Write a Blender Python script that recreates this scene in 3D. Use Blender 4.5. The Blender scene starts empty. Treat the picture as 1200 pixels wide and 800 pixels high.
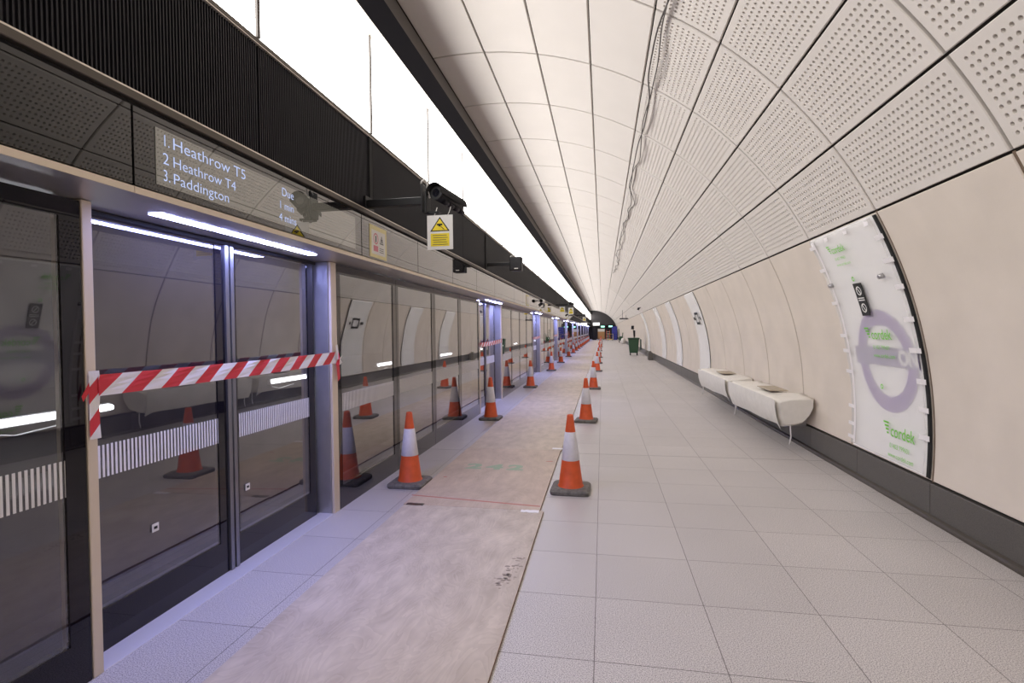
import bpy, math, random
from mathutils import Vector, Matrix, noise
random.seed(7)
SC = bpy.context.scene
COL = SC.collection
R2D = math.pi/180

# ------------------------------------------------------------------ camera
f_px, yaw, pitch, roll, H = 601.0, 0.174766, -0.020492, -0.01115, 1.56
cy, sy, cp, sp = math.cos(yaw), math.sin(yaw), math.cos(pitch), math.sin(pitch)
F = Vector((-sy*cp, cy*cp, sp)); RT = Vector((cy, sy, 0)); U = RT.cross(F)
cr, sr = math.cos(roll), math.sin(roll)
X = RT*cr + U*sr; Y = U*cr - RT*sr
cam = bpy.data.cameras.new('camera'); co = bpy.data.objects.new('camera', cam); COL.objects.link(co)
m = Matrix((X, Y, -F)).transposed().to_4x4(); m.translation = (0, 0, H); co.matrix_world = m
cam.sensor_width = 36; cam.lens = f_px/1200*36; cam.clip_start = .05; cam.clip_end = 300
SC.camera = co

# ------------------------------------------------------------------ materials
def new_mat(name):
    mt = bpy.data.materials.new(name); mt.use_nodes = True
    nt = mt.node_tree; nt.nodes.clear()
    return mt, nt, nt.nodes.new('ShaderNodeOutputMaterial')
def N(nt, t, **kw):
    n = nt.nodes.new(t)
    for k, v in kw.items():
        if k in n.inputs.keys(): n.inputs[k].default_value = v
        else: setattr(n, k, v)
    return n
def mat(name, col, rough=.5, metal=0., spec=.5, nscale=0, namt=0., bump=0., bscale=60, emit=None, estr=0., coat=0.):
    mt, nt, out = new_mat(name)
    b = N(nt, 'ShaderNodeBsdfPrincipled'); L = nt.links
    b.inputs['Base Color'].default_value = (*col, 1); b.inputs['Roughness'].default_value = rough
    b.inputs['Metallic'].default_value = metal; b.inputs['Specular IOR Level'].default_value = spec
    b.inputs['Coat Weight'].default_value = coat
    tc = N(nt, 'ShaderNodeTexCoord')
    if namt:
        nz = N(nt, 'ShaderNodeTexNoise', Scale=nscale, Detail=5.0)
        L.new(tc.outputs['Object'], nz.inputs['Vector'])
        mr = N(nt, 'ShaderNodeMapRange'); mr.inputs['From Min'].default_value = .3; mr.inputs['From Max'].default_value = .7
        mr.inputs['To Min'].default_value = 1-namt; mr.inputs['To Max'].default_value = 1+namt
        L.new(nz.outputs['Fac'], mr.inputs['Value'])
        vm = N(nt, 'ShaderNodeVectorMath', operation='SCALE'); vm.inputs[0].default_value = col
        L.new(mr.outputs['Result'], vm.inputs['Scale']); L.new(vm.outputs['Vector'], b.inputs['Base Color'])
    if bump:
        nb = N(nt, 'ShaderNodeTexNoise', Scale=bscale, Detail=4.0); bp = N(nt, 'ShaderNodeBump', Strength=bump, Distance=.01)
        L.new(tc.outputs['Object'], nb.inputs['Vector']); L.new(nb.outputs['Fac'], bp.inputs['Height']); L.new(bp.outputs['Normal'], b.inputs['Normal'])
    if emit:
        b.inputs['Emission Color'].default_value = (*emit, 1); b.inputs['Emission Strength'].default_value = estr
    L.new(b.outputs['BSDF'], out.inputs['Surface'])
    return mt
def emis(name, col, s):
    mt, nt, out = new_mat(name); e = N(nt, 'ShaderNodeEmission', Strength=s); e.inputs['Color'].default_value = (*col, 1)
    nt.links.new(e.outputs[0], out.inputs['Surface']); return mt
def glassy(name, base, clear=0., r0=.085, p=3.2, tint=(1, 1, 1), emit=None, wave=.0):
    # laminated glass: reflection rising towards grazing angles over a dark (frit) or see-through body
    mt, nt, out = new_mat(name); L = nt.links
    lw = N(nt, 'ShaderNodeLayerWeight', Blend=.5)
    pw = N(nt, 'ShaderNodeMath', operation='POWER'); L.new(lw.outputs['Facing'], pw.inputs[0]); pw.inputs[1].default_value = p
    ma = N(nt, 'ShaderNodeMath', operation='MULTIPLY_ADD'); L.new(pw.outputs[0], ma.inputs[0]); ma.inputs[1].default_value = 1-r0; ma.inputs[2].default_value = r0
    gl = N(nt, 'ShaderNodeBsdfGlossy', Roughness=.012); gl.inputs['Color'].default_value = (.97, .95, .93, 1)
    df = N(nt, 'ShaderNodeBsdfDiffuse'); df.inputs['Color'].default_value = (*base, 1)
    body = df.outputs[0]
    if emit:
        em = N(nt, 'ShaderNodeEmission', Strength=emit[3]); em.inputs['Color'].default_value = (*emit[:3], 1)
        ad = N(nt, 'ShaderNodeAddShader'); L.new(body, ad.inputs[0]); L.new(em.outputs[0], ad.inputs[1]); body = ad.outputs[0]
    if clear:
        tr = N(nt, 'ShaderNodeBsdfTransparent'); tr.inputs['Color'].default_value = (*tint, 1)
        mx = N(nt, 'ShaderNodeMixShader'); mx.inputs[0].default_value = clear
        L.new(body, mx.inputs[1]); L.new(tr.outputs[0], mx.inputs[2]); body = mx.outputs[0]
    if wave:
        tc = N(nt, 'ShaderNodeTexCoord'); nb = N(nt, 'ShaderNodeTexNoise', Scale=1.6, Detail=1.0); bp = N(nt, 'ShaderNodeBump', Strength=wave, Distance=.02)
        L.new(tc.outputs['Object'], nb.inputs['Vector']); L.new(nb.outputs['Fac'], bp.inputs['Height']); L.new(bp.outputs['Normal'], gl.inputs['Normal'])
    fx = N(nt, 'ShaderNodeMixShader'); L.new(ma.outputs[0], fx.inputs[0]); L.new(body, fx.inputs[1]); L.new(gl.outputs[0], fx.inputs[2])
    L.new(fx.outputs[0], out.inputs['Surface']); return mt

M = {}
M['clad'] = mat('cream_cladding', (.645, .602, .562), .62, nscale=1.3, namt=.035, bump=.05, bscale=90, spec=.3)
M['cladw'] = mat('cream_wall_cladding', (.66, .588, .52), .6, nscale=2.2, namt=.05, bump=.05, bscale=90, spec=.3)
M['void'] = mat('dark_backing', (.045, .038, .033), .9)
M['ledge'] = mat('bronze_metal', (.11, .095, .08), .4, metal=.7)
M['ledgebright'] = mat('pale_metal_edge', (.75, .69, .6), .35, metal=.6)
M['navy'] = mat('dark_blue_grey_beam', (.012, .012, .018), .8, spec=.12)
M['greytrim'] = mat('grey_brown_trim', (.085, .075, .067), .6, metal=.1)
M['rib'] = mat('black_ribbed_metal', (.014, .013, .017), .4, spec=.3)
M['steel'] = mat('brushed_steel', (.46, .45, .46), .36, metal=.8, nscale=9, namt=.05)
M['cream'] = mat('cream_metal', (.72, .62, .49), .42, metal=.3)
M['soffit'] = mat('satin_aluminium_soffit', (.50, .47, .46), .36, metal=.85)
M['darkstile'] = mat('dark_metal_stile', (.25, .25, .28), .3, metal=.9)
M['frit'] = glassy('black_edged_glass', (.007, .006, .010), 0, .03, 3.2, wave=.04)
M['glass'] = glassy('clear_screen_glass', (.062, .056, .068), .74, .075, 2.0, tint=(.74, .73, .76), wave=.05)
M['fasciaglass'] = glassy('smoked_fascia_glass', (.006, .0055, .0055), 0, .015, 2.0, wave=.04)
M['screen'] = glassy('display_glass', (.03, .028, .024), 0, .10, 2.0, emit=(.85, .77, .62, .075))
M['frost'] = mat('white_frosted_stripe', (.78, .76, .75), .6)
M['black'] = mat('black_plastic', (.012, .012, .014), .45, spec=.3)
M['blackmat'] = mat('matt_black', (.012, .012, .013), .8)
M['white'] = mat('white_plastic', (.75, .74, .72), .5)
M['lit'] = emis('backlit_panel', (1, .97, .94), 5.0)
M['cool'] = emis('cool_door_light', (.35, .40, 1.0), 72)
M['tube'] = emis('fluorescent_tube', (.9, .95, 1), 9)
M['text'] = emis('display_text', (.52, .60, .9), .62)
M['plinth'] = mat('dark_granite', (.085, .077, .07), .45, nscale=160, namt=.25)
M['orange'] = mat('orange_plastic', (.66, .095, .02), .5, nscale=14, namt=.12)
M['reflect'] = mat('white_reflective_sleeve', (.72, .70, .73), .42, nscale=30, namt=.05)
M['rubber'] = mat('grey_rubber', (.15, .14, .125), .85, nscale=30, namt=.3, bump=.2, bscale=90)
M['red'] = mat('red_tape', (.62, .03, .045), .45)
M['tapew'] = mat('white_tape', (.80, .77, .78), .45)
M['enamel'] = mat('white_enamel', (.86, .85, .84), .4); M['film'] = None
M['sheet'] = mat('white_plastic_sheet', (.74, .71, .66), .5, bump=.5, bscale=14, nscale=8, namt=.05)
M['green'] = mat('green_ink', (.17, .55, .06), .6)
M['greenpale'] = mat('pale_green_marker', (.34, .44, .31), .8)
M['yellow'] = mat('sign_yellow', (.85, .68, .02), .5)
M['masking'] = mat('yellow_masking_tape', (.72, .64, .34), .7)
M['bin'] = mat('green_bin_plastic', (.03, .085, .04), .5)
M['purple'] = mat('purple_vinyl', (.22, .11, .38), .5)
M['mauve'] = mat('grey_purple_vinyl', (.21, .16, .33), .5)
M['concrete'] = mat('tunnel_concrete', (.20, .19, .18), .9, nscale=1.2, namt=.25)
M['redline'] = mat('red_marker', (.50, .20, .17), .8)
M['tan'] = mat('tan_board', (.50, .27, .12), .8)
M['blue'] = mat('blue_plastic', (.04, .05, .33), .5)
M['cable'] = mat('dark_cable', (.05, .04, .035), .6)
M['paper'] = mat('paper', (.72, .70, .66), .8)
M['pink'] = mat('pink_red_print', (.62, .22, .26), .7)
M['ecosign'] = emis('green_lit_sign', (.35, 1, .75), 1.6)
M['whitesign'] = emis('white_lit_sign', (1, .98, .95), 1.3)

for k_ in ('tube', 'text', 'screen', 'ecosign', 'whitesign'): M[k_].cycles.emission_sampling = 'NONE'
for k_ in ('lit', 'cool'): M[k_].cycles.emission_sampling = 'FRONT'
def film_mat():
    mt, nt, out = new_mat('translucent_white_film'); L = nt.links
    b = N(nt, 'ShaderNodeBsdfPrincipled'); b.inputs['Base Color'].default_value = (.93, .915, .91, 1); b.inputs['Roughness'].default_value = .4
    tc = N(nt, 'ShaderNodeTexCoord'); nb = N(nt, 'ShaderNodeTexNoise', Scale=5.0, Detail=3.0); bp = N(nt, 'ShaderNodeBump', Strength=.35, Distance=.02)
    L.new(tc.outputs['Object'], nb.inputs['Vector']); L.new(nb.outputs['Fac'], bp.inputs['Height']); L.new(bp.outputs['Normal'], b.inputs['Normal'])
    tl = N(nt, 'ShaderNodeBsdfTranslucent'); tl.inputs['Color'].default_value = (.95, .94, .94, 1)
    m0 = N(nt, 'ShaderNodeMixShader'); m0.inputs[0].default_value = .25; L.new(b.outputs[0], m0.inputs[1]); L.new(tl.outputs[0], m0.inputs[2])
    t = N(nt, 'ShaderNodeBsdfTransparent'); mx = N(nt, 'ShaderNodeMixShader'); mx.inputs[0].default_value = .47
    L.new(m0.outputs[0], mx.inputs[1]); L.new(t.outputs[0], mx.inputs[2]); L.new(mx.outputs[0], out.inputs['Surface']); return mt
M['film'] = film_mat()

def floor_mat():
    mt, nt, out = new_mat('terrazzo_tiles'); L = nt.links
    b = N(nt, 'ShaderNodeBsdfPrincipled'); b.inputs['Roughness'].default_value = .42; b.inputs['Specular IOR Level'].default_value = .35
    geo = N(nt, 'ShaderNodeNewGeometry'); sx = N(nt, 'ShaderNodeSeparateXYZ'); L.new(geo.outputs['Position'], sx.inputs[0])
    def line(sock, off, period, w):
        a = N(nt, 'ShaderNodeMath', operation='ADD'); a.inputs[1].default_value = off; L.new(sock, a.inputs[0])
        pp = N(nt, 'ShaderNodeMath', operation='PINGPONG'); pp.inputs[1].default_value = period/2; L.new(a.outputs[0], pp.inputs[0])
        lt = N(nt, 'ShaderNodeMath', operation='LESS_THAN'); lt.inputs[1].default_value = w; L.new(pp.outputs[0], lt.inputs[0])
        return lt.outputs[0], a.outputs[0]
    lx, ax = line(sx.outputs[0], .05, .6, .0022)
    ly, ay = line(sx.outputs[1], -3.0+.585*40, .585, .0022)
    mj, _ = line(sx.outputs[1], -6.52, 6.95, .004)
    m1 = N(nt, 'ShaderNodeMath', operation='MAXIMUM'); L.new(lx, m1.inputs[0]); L.new(ly, m1.inputs[1])
    m2 = N(nt, 'ShaderNodeMath', operation='MAXIMUM'); L.new(m1.outputs[0], m2.inputs[0]); L.new(mj, m2.inputs[1])
    # per tile tone
    fl = []
    for s, p in ((ax, .6), (ay, .585)):
        d = N(nt, 'ShaderNodeMath', operation='DIVIDE'); d.inputs[1].default_value = p; L.new(s, d.inputs[0])
        q = N(nt, 'ShaderNodeMath', operation='FLOOR'); L.new(d.outputs[0], q.inputs[0]); fl.append(q.outputs[0])
    cx = N(nt, 'ShaderNodeCombineXYZ'); L.new(fl[0], cx.inputs[0]); L.new(fl[1], cx.inputs[1])
    wn = N(nt, 'ShaderNodeTexWhiteNoise'); L.new(cx.outputs[0], wn.inputs['Vector'])
    nz = N(nt, 'ShaderNodeTexNoise', Scale=190.0, Detail=1.5); L.new(geo.outputs['Position'], nz.inputs['Vector'])
    n2 = N(nt, 'ShaderNodeTexNoise', Scale=.8, Detail=4.0); L.new(geo.outputs['Position'], n2.inputs['Vector'])
    cr_ = N(nt, 'ShaderNodeValToRGB'); e = cr_.color_ramp.elements
    e[0].position = .32; e[0].color = (.19, .175, .175, 1); e[1].position = .62; e[1].color = (.66, .62, .60, 1)
    mid = cr_.color_ramp.elements.new(.44); mid.color = (.43, .395, .385, 1)
    L.new(nz.outputs['Fac'], cr_.inputs[0])
    t1 = N(nt, 'ShaderNodeMapRange'); t1.inputs['To Min'].default_value = .96; t1.inputs['To Max'].default_value = 1.03; L.new(wn.outputs['Value'], t1.inputs['Value'])
    t2 = N(nt, 'ShaderNodeMapRange'); t2.inputs['From Min'].default_value = .3; t2.inputs['From Max'].default_value = .7; t2.inputs['To Min'].default_value = .95; t2.inputs['To Max'].default_value = 1.05; L.new(n2.outputs['Fac'], t2.inputs['Value'])
    mm = N(nt, 'ShaderNodeMath', operation='MULTIPLY'); L.new(t1.outputs[0], mm.inputs[0]); L.new(t2.outputs[0], mm.inputs[1])
    vs = N(nt, 'ShaderNodeVectorMath', operation='SCALE'); L.new(cr_.outputs[0], vs.inputs[0]); L.new(mm.outputs[0], vs.inputs['Scale'])
    mx = N(nt, 'ShaderNodeMix', data_type='RGBA'); L.new(m2.outputs[0], mx.inputs[0]); L.new(vs.outputs[0], mx.inputs[6]); mx.inputs[7].default_value = (.15, .13, .125, 1)
    L.new(mx.outputs[2], b.inputs['Base Color']); L.new(b.outputs[0], out.inputs['Surface'])
    return mt
M['floor'] = floor_mat()

def ply_mat(name, c1, c2, scl, yel=0):
    mt, nt, out = new_mat(name); L = nt.links
    b = N(nt, 'ShaderNodeBsdfPrincipled'); b.inputs['Roughness'].default_value = .6; b.inputs['Specular IOR Level'].default_value = .25
    geo = N(nt, 'ShaderNodeNewGeometry'); mp = N(nt, 'ShaderNodeMapping'); mp.inputs['Scale'].default_value = (3.0, 1.3, 1); L.new(geo.outputs['Position'], mp.inputs[0])
    n1 = N(nt, 'ShaderNodeTexNoise', Scale=scl, Detail=3.0, Distortion=1.2); L.new(mp.outputs[0], n1.inputs['Vector'])
    mu = N(nt, 'ShaderNodeMath', operation='MULTIPLY'); mu.inputs[1].default_value = 16; L.new(n1.outputs['Fac'], mu.inputs[0])
    sn = N(nt, 'ShaderNodeMath', operation='FRACT'); L.new(mu.outputs[0], sn.inputs[0])
    n2 = N(nt, 'ShaderNodeTexNoise', Scale=3.0, Detail=7.0); L.new(mp.outputs[0], n2.inputs['Vector'])
    n3 = N(nt, 'ShaderNodeTexNoise', Scale=1.5, Detail=4.0); L.new(geo.outputs['Position'], n3.inputs['Vector'])
    ad = N(nt, 'ShaderNodeMath', operation='MULTIPLY_ADD'); L.new(sn.outputs[0], ad.inputs[0]); ad.inputs[1].default_value = .16; L.new(n2.outputs['Fac'], ad.inputs[2])
    r = N(nt, 'ShaderNodeValToRGB'); e = r.color_ramp.elements; e[0].position = .30; e[0].color = (*c1, 1); e[1].position = .78; e[1].color = (*c2, 1); L.new(ad.outputs[0], r.inputs[0])
    t2 = N(nt, 'ShaderNodeMapRange'); t2.inputs['From Min'].default_value = .3; t2.inputs['From Max'].default_value = .7; t2.inputs['To Min'].default_value = .93; t2.inputs['To Max'].default_value = 1.06; L.new(n3.outputs['Fac'], t2.inputs['Value'])
    vs = N(nt, 'ShaderNodeVectorMath', operation='SCALE'); L.new(r.outputs[0], vs.inputs[0]); L.new(t2.outputs[0], vs.inputs['Scale'])
    L.new(vs.outputs[0], b.inputs['Base Color']); L.new(b.outputs[0], out.inputs['Surface']); return mt
M['ply1'] = ply_mat('pinkish_plywood', (.43, .36, .29), (.61, .525, .43), 1.3)
M['ply2'] = ply_mat('tan_plywood', (.46, .365, .285), (.59, .475, .375), 1.0)
M['ply3'] = ply_mat('pale_plywood', (.47, .39, .30), (.62, .52, .415), 1.6)
M['plyedge'] = mat('plywood_edge', (.16, .07, .04), .8)
M['smudge'] = mat('grey_scuff_mark', (.29, .24, .20), .8)

# ------------------------------------------------------------------ mesh helpers
class MB:
    def __init__(s): s.v = []; s.f = []; s.mi = []; s.sm = []
    def quad(s, pts, mi=0, smooth=False):
        n = len(s.v); s.v += [tuple(p) for p in pts]; s.f.append(tuple(range(n, n+len(pts)))); s.mi.append(mi); s.sm.append(smooth)
    def box(s, x0, x1, y0, y1, z0, z1, mi=0):
        n = len(s.v); s.v += [(x, y, z) for z in (z0, z1) for y in (y0, y1) for x in (x0, x1)]
        for q in ((0, 2, 3, 1), (4, 5, 7, 6), (0, 1, 5, 4), (2, 6, 7, 3), (0, 4, 6, 2), (1, 3, 7, 5)):
            s.f.append(tuple(n+i for i in q)); s.mi.append(mi); s.sm.append(False)
    def cbox(s, x0, x1, y0, y1, z0, z1, c=.003, mi=0):
        # box with chamfered edges (octagonal corners in plan, chamfer top and bottom)
        def loop(i, z): return [(x0+i+c, y0+i, z), (x1-i-c, y0+i, z), (x1-i, y0+i+c, z), (x1-i, y1-i-c, z), (x1-i-c, y1-i, z), (x0+i+c, y1-i, z), (x0+i, y1-i-c, z), (x0+i, y0+i+c, z)]
        s.loops([loop(c, z0), loop(0, z0+c), loop(0, z1-c), loop(c, z1)], mi, caps=True)
    def loops(s, L, mi=0, smooth=False, caps=False, closed=True):
        n = len(s.v); k = len(L[0])
        for l in L: s.v += [tuple(p) for p in l]
        for a in range(len(L)-1):
            for b in range(k if closed else k-1):
                c = (b+1) % k
                s.f.append((n+a*k+b, n+a*k+c, n+(a+1)*k+c, n+(a+1)*k+b)); s.mi.append(mi); s.sm.append(smooth)
        if caps:
            s.f.append(tuple(n+i for i in range(k))[::-1]); s.mi.append(mi); s.sm.append(False)
            s.f.append(tuple(n+(len(L)-1)*k+i for i in range(k))); s.mi.append(mi); s.sm.append(False)
    def tube(s, pts, r, n=8, mi=0, caps=True):
        pts = [Vector(p) for p in pts]; L = []
        up = Vector((0, 0, 1))
        for i, p in enumerate(pts):
            d = (pts[min(i+1, len(pts)-1)]-pts[max(i-1, 0)]).normalized()
            a = d.cross(up if abs(d.z) < .9 else Vector((1, 0, 0))).normalized(); b = d.cross(a)
            rr = r[i] if isinstance(r, (list, tuple)) else r
            L.append([p+a*rr*math.cos(2*math.pi*k/n)+b*rr*math.sin(2*math.pi*k/n) for k in range(n)])
        s.loops(L, mi, True, caps)
    def lathe(s, prof, n=28, mi=0, ctr=(0, 0), caps=False):
        L = [[(ctr[0]+r*math.cos(2*math.pi*k/n), ctr[1]+r*math.sin(2*math.pi*k/n), z) for k in range(n)] for r, z in prof]
        s.loops(L, mi, True, caps)
    def mesh(s, name, mats, recalc=True):
        me = bpy.data.meshes.new(name); me.from_pydata(s.v, [], s.f)
        for mt in mats: me.materials.append(mt)
        me.polygons.foreach_set('material_index', s.mi); me.polygons.foreach_set('use_smooth', s.sm)
        me.update(); return me
def link(name, me, parent=None, loc=(0, 0, 0)):
    o = bpy.data.objects.new(name, me); COL.objects.link(o); o.parent = parent; o.location = loc; return o
def B(name, mb, mats, parent=None, loc=(0, 0, 0)):
    if not isinstance(mats, (list, tuple)): mats = [mats]
    return link(name, mb.mesh(name, mats), parent, loc)
def tag(o, label=None, cat=None, group=None, kind=None):
    for k, v in (('label', label), ('category', cat), ('group', group), ('kind', kind)):
        if v: o[k] = v
    return o
def empty(name, loc=(0, 0, 0)):
    o = bpy.data.objects.new(name, None); COL.objects.link(o); o.location = loc; o.empty_display_size = .1; return o
def kids(o): return [c for c in COL.objects if c.parent == o]
def dup(o, loc=None, parent=None):
    def rec(src, par):
        c = src.copy(); COL.objects.link(c); c.parent = par
        for k in CH.get(src.name, []): rec(k, c)
        return c
    global CH
    CH = {}
    for c in COL.objects:
        if c.parent: CH.setdefault(c.parent.name, []).append(c)
    r = rec(o, parent)
    if loc is not None: r.location = loc
    return r
def ordn(n):
    a = ['first', 'second', 'third', 'fourth', 'fifth', 'sixth', 'seventh', 'eighth', 'ninth', 'tenth', 'eleventh', 'twelfth', 'thirteenth', 'fourteenth', 'fifteenth', 'sixteenth', 'seventeenth', 'eighteenth', 'nineteenth']
    if n <= 19: return a[n-1]
    t = {2: ('twentieth', 'twenty'), 3: ('thirtieth', 'thirty'), 4: ('fortieth', 'forty')}[n//10]
    return t[0] if n % 10 == 0 else t[1]+'-'+a[n % 10-1]
_tc = {}
def textmesh(s, size=1., spacing=1., bold=0.):
    k = (s, size, spacing, bold)
    if k in _tc: return _tc[k]
    c = bpy.data.curves.new('lettering', 'FONT'); c.body = s; c.size = size; c.space_character = spacing; c.resolution_u = 3; c.offset = bold
    o = bpy.data.objects.new('lettering_source', c); COL.objects.link(o)
    dg = bpy.context.evaluated_depsgraph_get(); dg.update(); me = bpy.data.meshes.new_from_object(o.evaluated_get(dg))
    v = [tuple(q.co) for q in me.vertices]; f = [tuple(p.vertices) for p in me.polygons]
    bpy.data.objects.remove(o); bpy.data.curves.remove(c); bpy.data.meshes.remove(me)
    _tc[k] = (v, f); return v, f
def text_to(mb, s, size, fn, spacing=1., bold=0., mi=0, width=None):
    v, f = textmesh(s, size, spacing, bold); n = len(mb.v)
    k = 1.
    if width: k = width/max(p[0] for p in v)
    mb.v += [tuple(fn(p[0]*k, p[1])) for p in v]
    for q in f: mb.f.append(tuple(n+i for i in q)); mb.mi.append(mi); mb.sm.append(False)

# ------------------------------------------------------------------ tunnel section
CX, CZ, RR = -1.588, .649, 4.189
def S(th, y, r=RR): return (CX+r*math.cos(th*R2D), y, CZ+r*math.sin(th*R2D))
T0, T1, DT = -4.6, 26.1, 8.65
YA, YB = -9.0, 90.0
rings = [4.6, 5.95, 7.31, 8.71, 10.16, 11.62, 13.12]
while rings[-1] < YB: rings.append(rings[-1]+1.45)
y = 4.6
while y > YA: y -= 1.4; rings.insert(0, y)

def panel(th, w, thick=.03, c=.005, nth=8, holes=False, GY=.026):
    # curved cladding slab centred on angle 0 about the Y axis, y from 0 to w
    mb = MB(); g = .0095/RR/R2D; a0, a1 = -th/2+g, th/2-g; y0, y1 = GY/2, w-GY/2
    ca = c/RR/R2D
    def P(a, yy, r): return (r*math.cos(a*R2D), yy, r*math.sin(a*R2D))
    A = [a0+(a1-a0)*i/nth for i in range(nth+1)]
    def ring(ins, r):
        aa = [min(max(a, a0+ins/RR/R2D), a1-ins/RR/R2D) for a in A]
        return [P(a, y0+ins, r) for a in aa]+[P(a, y1-ins, r) for a in reversed(aa)]
    L = [ring(c, RR), ring(0, RR+c), ring(0, RR+thick)]
    mb.loops(L)
    if not holes:
        aa = [min(max(a, a0+ca), a1-ca) for a in A]
        for i in range(nth): mb.quad([P(aa[i], y0+c, RR), P(aa[i], y1-c, RR), P(aa[i+1], y1-c, RR), P(aa[i+1], y0+c, RR)])
    else:
        NA, NY = 10, 25; ma = .045/RR/R2D; my = .05
        ha = [a0+ma+(a1-a0-2*ma)*i/NA for i in range(NA+1)]; hy = [y0+my+(y1-y0-2*my)*i/NY for i in range(NY+1)]
        ea, eb = a0+ca, a1-ca
        # margins
        mb.quad([P(ea, y0+c, RR), P(ea, y1-c, RR), P(ha[0], y1-c, RR), P(ha[0], y0+c, RR)])
        mb.quad([P(ha[-1], y0+c, RR), P(ha[-1], y1-c, RR), P(eb, y1-c, RR), P(eb, y0+c, RR)])
        for i in range(NA):
            mb.quad([P(ha[i], y0+c, RR), P(ha[i], hy[0], RR), P(ha[i+1], hy[0], RR), P(ha[i+1], y0+c, RR)])
            mb.quad([P(ha[i], hy[-1], RR), P(ha[i], y1-c, RR), P(ha[i+1], y1-c, RR), P(ha[i+1], hy[-1], RR)])
        hr, hd = .0135, .034
        for i in range(NA):
            for j in range(NY):
                am, ym = (ha[i]+ha[i+1])/2, (hy[j]+hy[j+1])/2; da, dy = (ha[i+1]-ha[i])/2, (hy[j+1]-hy[j])/2
                sq = [(1, 0), (1, 1), (0, 1), (-1, 1), (-1, 0), (-1, -1), (0, -1), (1, -1)]
                o = [P(am+p*da, ym+q*dy, RR) for p, q in sq]
                def circ(r, dep): return [P(am+r*math.cos(k*math.pi/4)/RR/R2D, ym+r*math.sin(k*math.pi/4), RR+dep) for k in range(8)]
                n = len(mb.v); mb.v += o+circ(hr, 0)+circ(hr*.86, hd)
                for k in range(8):
                    k2 = (k+1) % 8
                    mb.f.append((n+k, n+k2, n+8+k2, n+8+k)); mb.f.append((n+8+k, n+8+k2, n+16+k2, n+16+k)); mb.mi += [0, 0]; mb.sm += [False, False]
                mb.f.append(tuple(n+16+k for k in range(8))); mb.mi.append(0); mb.sm.append(False)
    return mb

def shell(name, t0, t1, n, r=RR+.045, mt='void'):
    mb = MB(); T = [t0+(t1-t0)*i/n for i in range(n+1)]
    mb.loops([[S(t, yy, r) for t in T] for yy in (YA, YB)], closed=False)
    mb.loops([[S(t, yy, r+.05) for t in T] for yy in (YA, YB)], closed=False)
    return B(name, mb, M[mt])
ceiling = tag(shell('ceiling', T1-.3, 96.6, 24), kind='structure')
wallr = tag(shell('wall_right', -12, T1-.2, 10), kind='structure')
W0 = 1.4
me_flat = panel(DT, W0).mesh('ceiling_panel', [M['clad']])
me_hole = panel(DT, W0, holes=True).mesh('acoustic_panel', [M['clad']])
me_wall = panel(T1-T0, W0, nth=24).mesh('wall_panel', [M['cladw']])
def put(name, me, th, i, parent):
    o = link(name, me, parent, (CX, rings[i], CZ)); o.rotation_euler = (0, -th*R2D, 0); o.scale = (1, (rings[i+1]-rings[i])/W0, 1); return o
first = max(i for i, q in enumerate(rings) if q < .5)
for row in range(8):
    th = T1+DT*(row+.5)
    for i in range(first, first+24):
        put('acoustic_panel' if row < 4 else 'ceiling_panel', me_hole if row < 4 else me_flat, th, i, ceiling)
# the remaining, far or unseen panels of each kind as one part
for rows, nm in ((range(0, 4), 'acoustic_panel'), (range(4, 8), 'ceiling_panel')):
    mb = MB()
    for row in rows:
        for i in list(range(0, first))+list(range(first+24, len(rings)-1)):
            a0, a1 = T1+DT*row+.11, T1+DT*(row+1)-.11; y0, y1 = rings[i]+.011, rings[i+1]-.011
            A = [a0+(a1-a0)*k/4 for k in range(5)]
            mb.loops([[S(a, yy, r) for a in A] for yy, r in ((y0, RR+.03), (y0, RR), (y1, RR), (y1, RR+.03))], closed=False)
    tag(B(nm, mb, M['clad'], ceiling), kind='stuff')
for i in range(max(0, first-4), len(rings)-1): put('wall_panel', me_wall, (T0+T1)/2, i, wallr)

mb = MB()
for q in rings[1:]:
    for k in range(24):
        t0, t1 = T0+(T1-T0)*k/24, T0+(T1-T0)*(k+1)/24
        mb.quad([S(t0, q-.013, RR+.008), S(t0, q+.013, RR+.008), S(t1, q+.013, RR+.008), S(t1, q-.013, RR+.008)])
B('joint_seals', mb, mat('brown_joint_seal', (.16, .11, .075), .8), wallr)
# plinth + floor
mb = MB()
ys = [YA]+[4.62+1.2*k for k in range(-11, 72)]; ys = [q for q in ys if q < YB]+[YB]
mb2 = MB()
for a, b in zip(ys[:-1], ys[1:]):
    mb2.cbox(2.585, 2.70, a+.002, b-.002, .045, .30, .004)
mb.loops([[(2.56, q, 0), (2.555, q, .02), (2.563, q, .04), (2.585, q, .05), (2.7, q, .05)] for q in (YA, YB)], closed=False)
bb = B('baseboard_right', mb2, M['plinth']); tag(bb, kind='structure'); B('cove', mb, M['ledge'], bb)
mb = MB(); mb.box(-2.455, 2.95, YA, YB, -.12, 0); tag(B('floor', mb, M['floor']), kind='structure')

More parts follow.
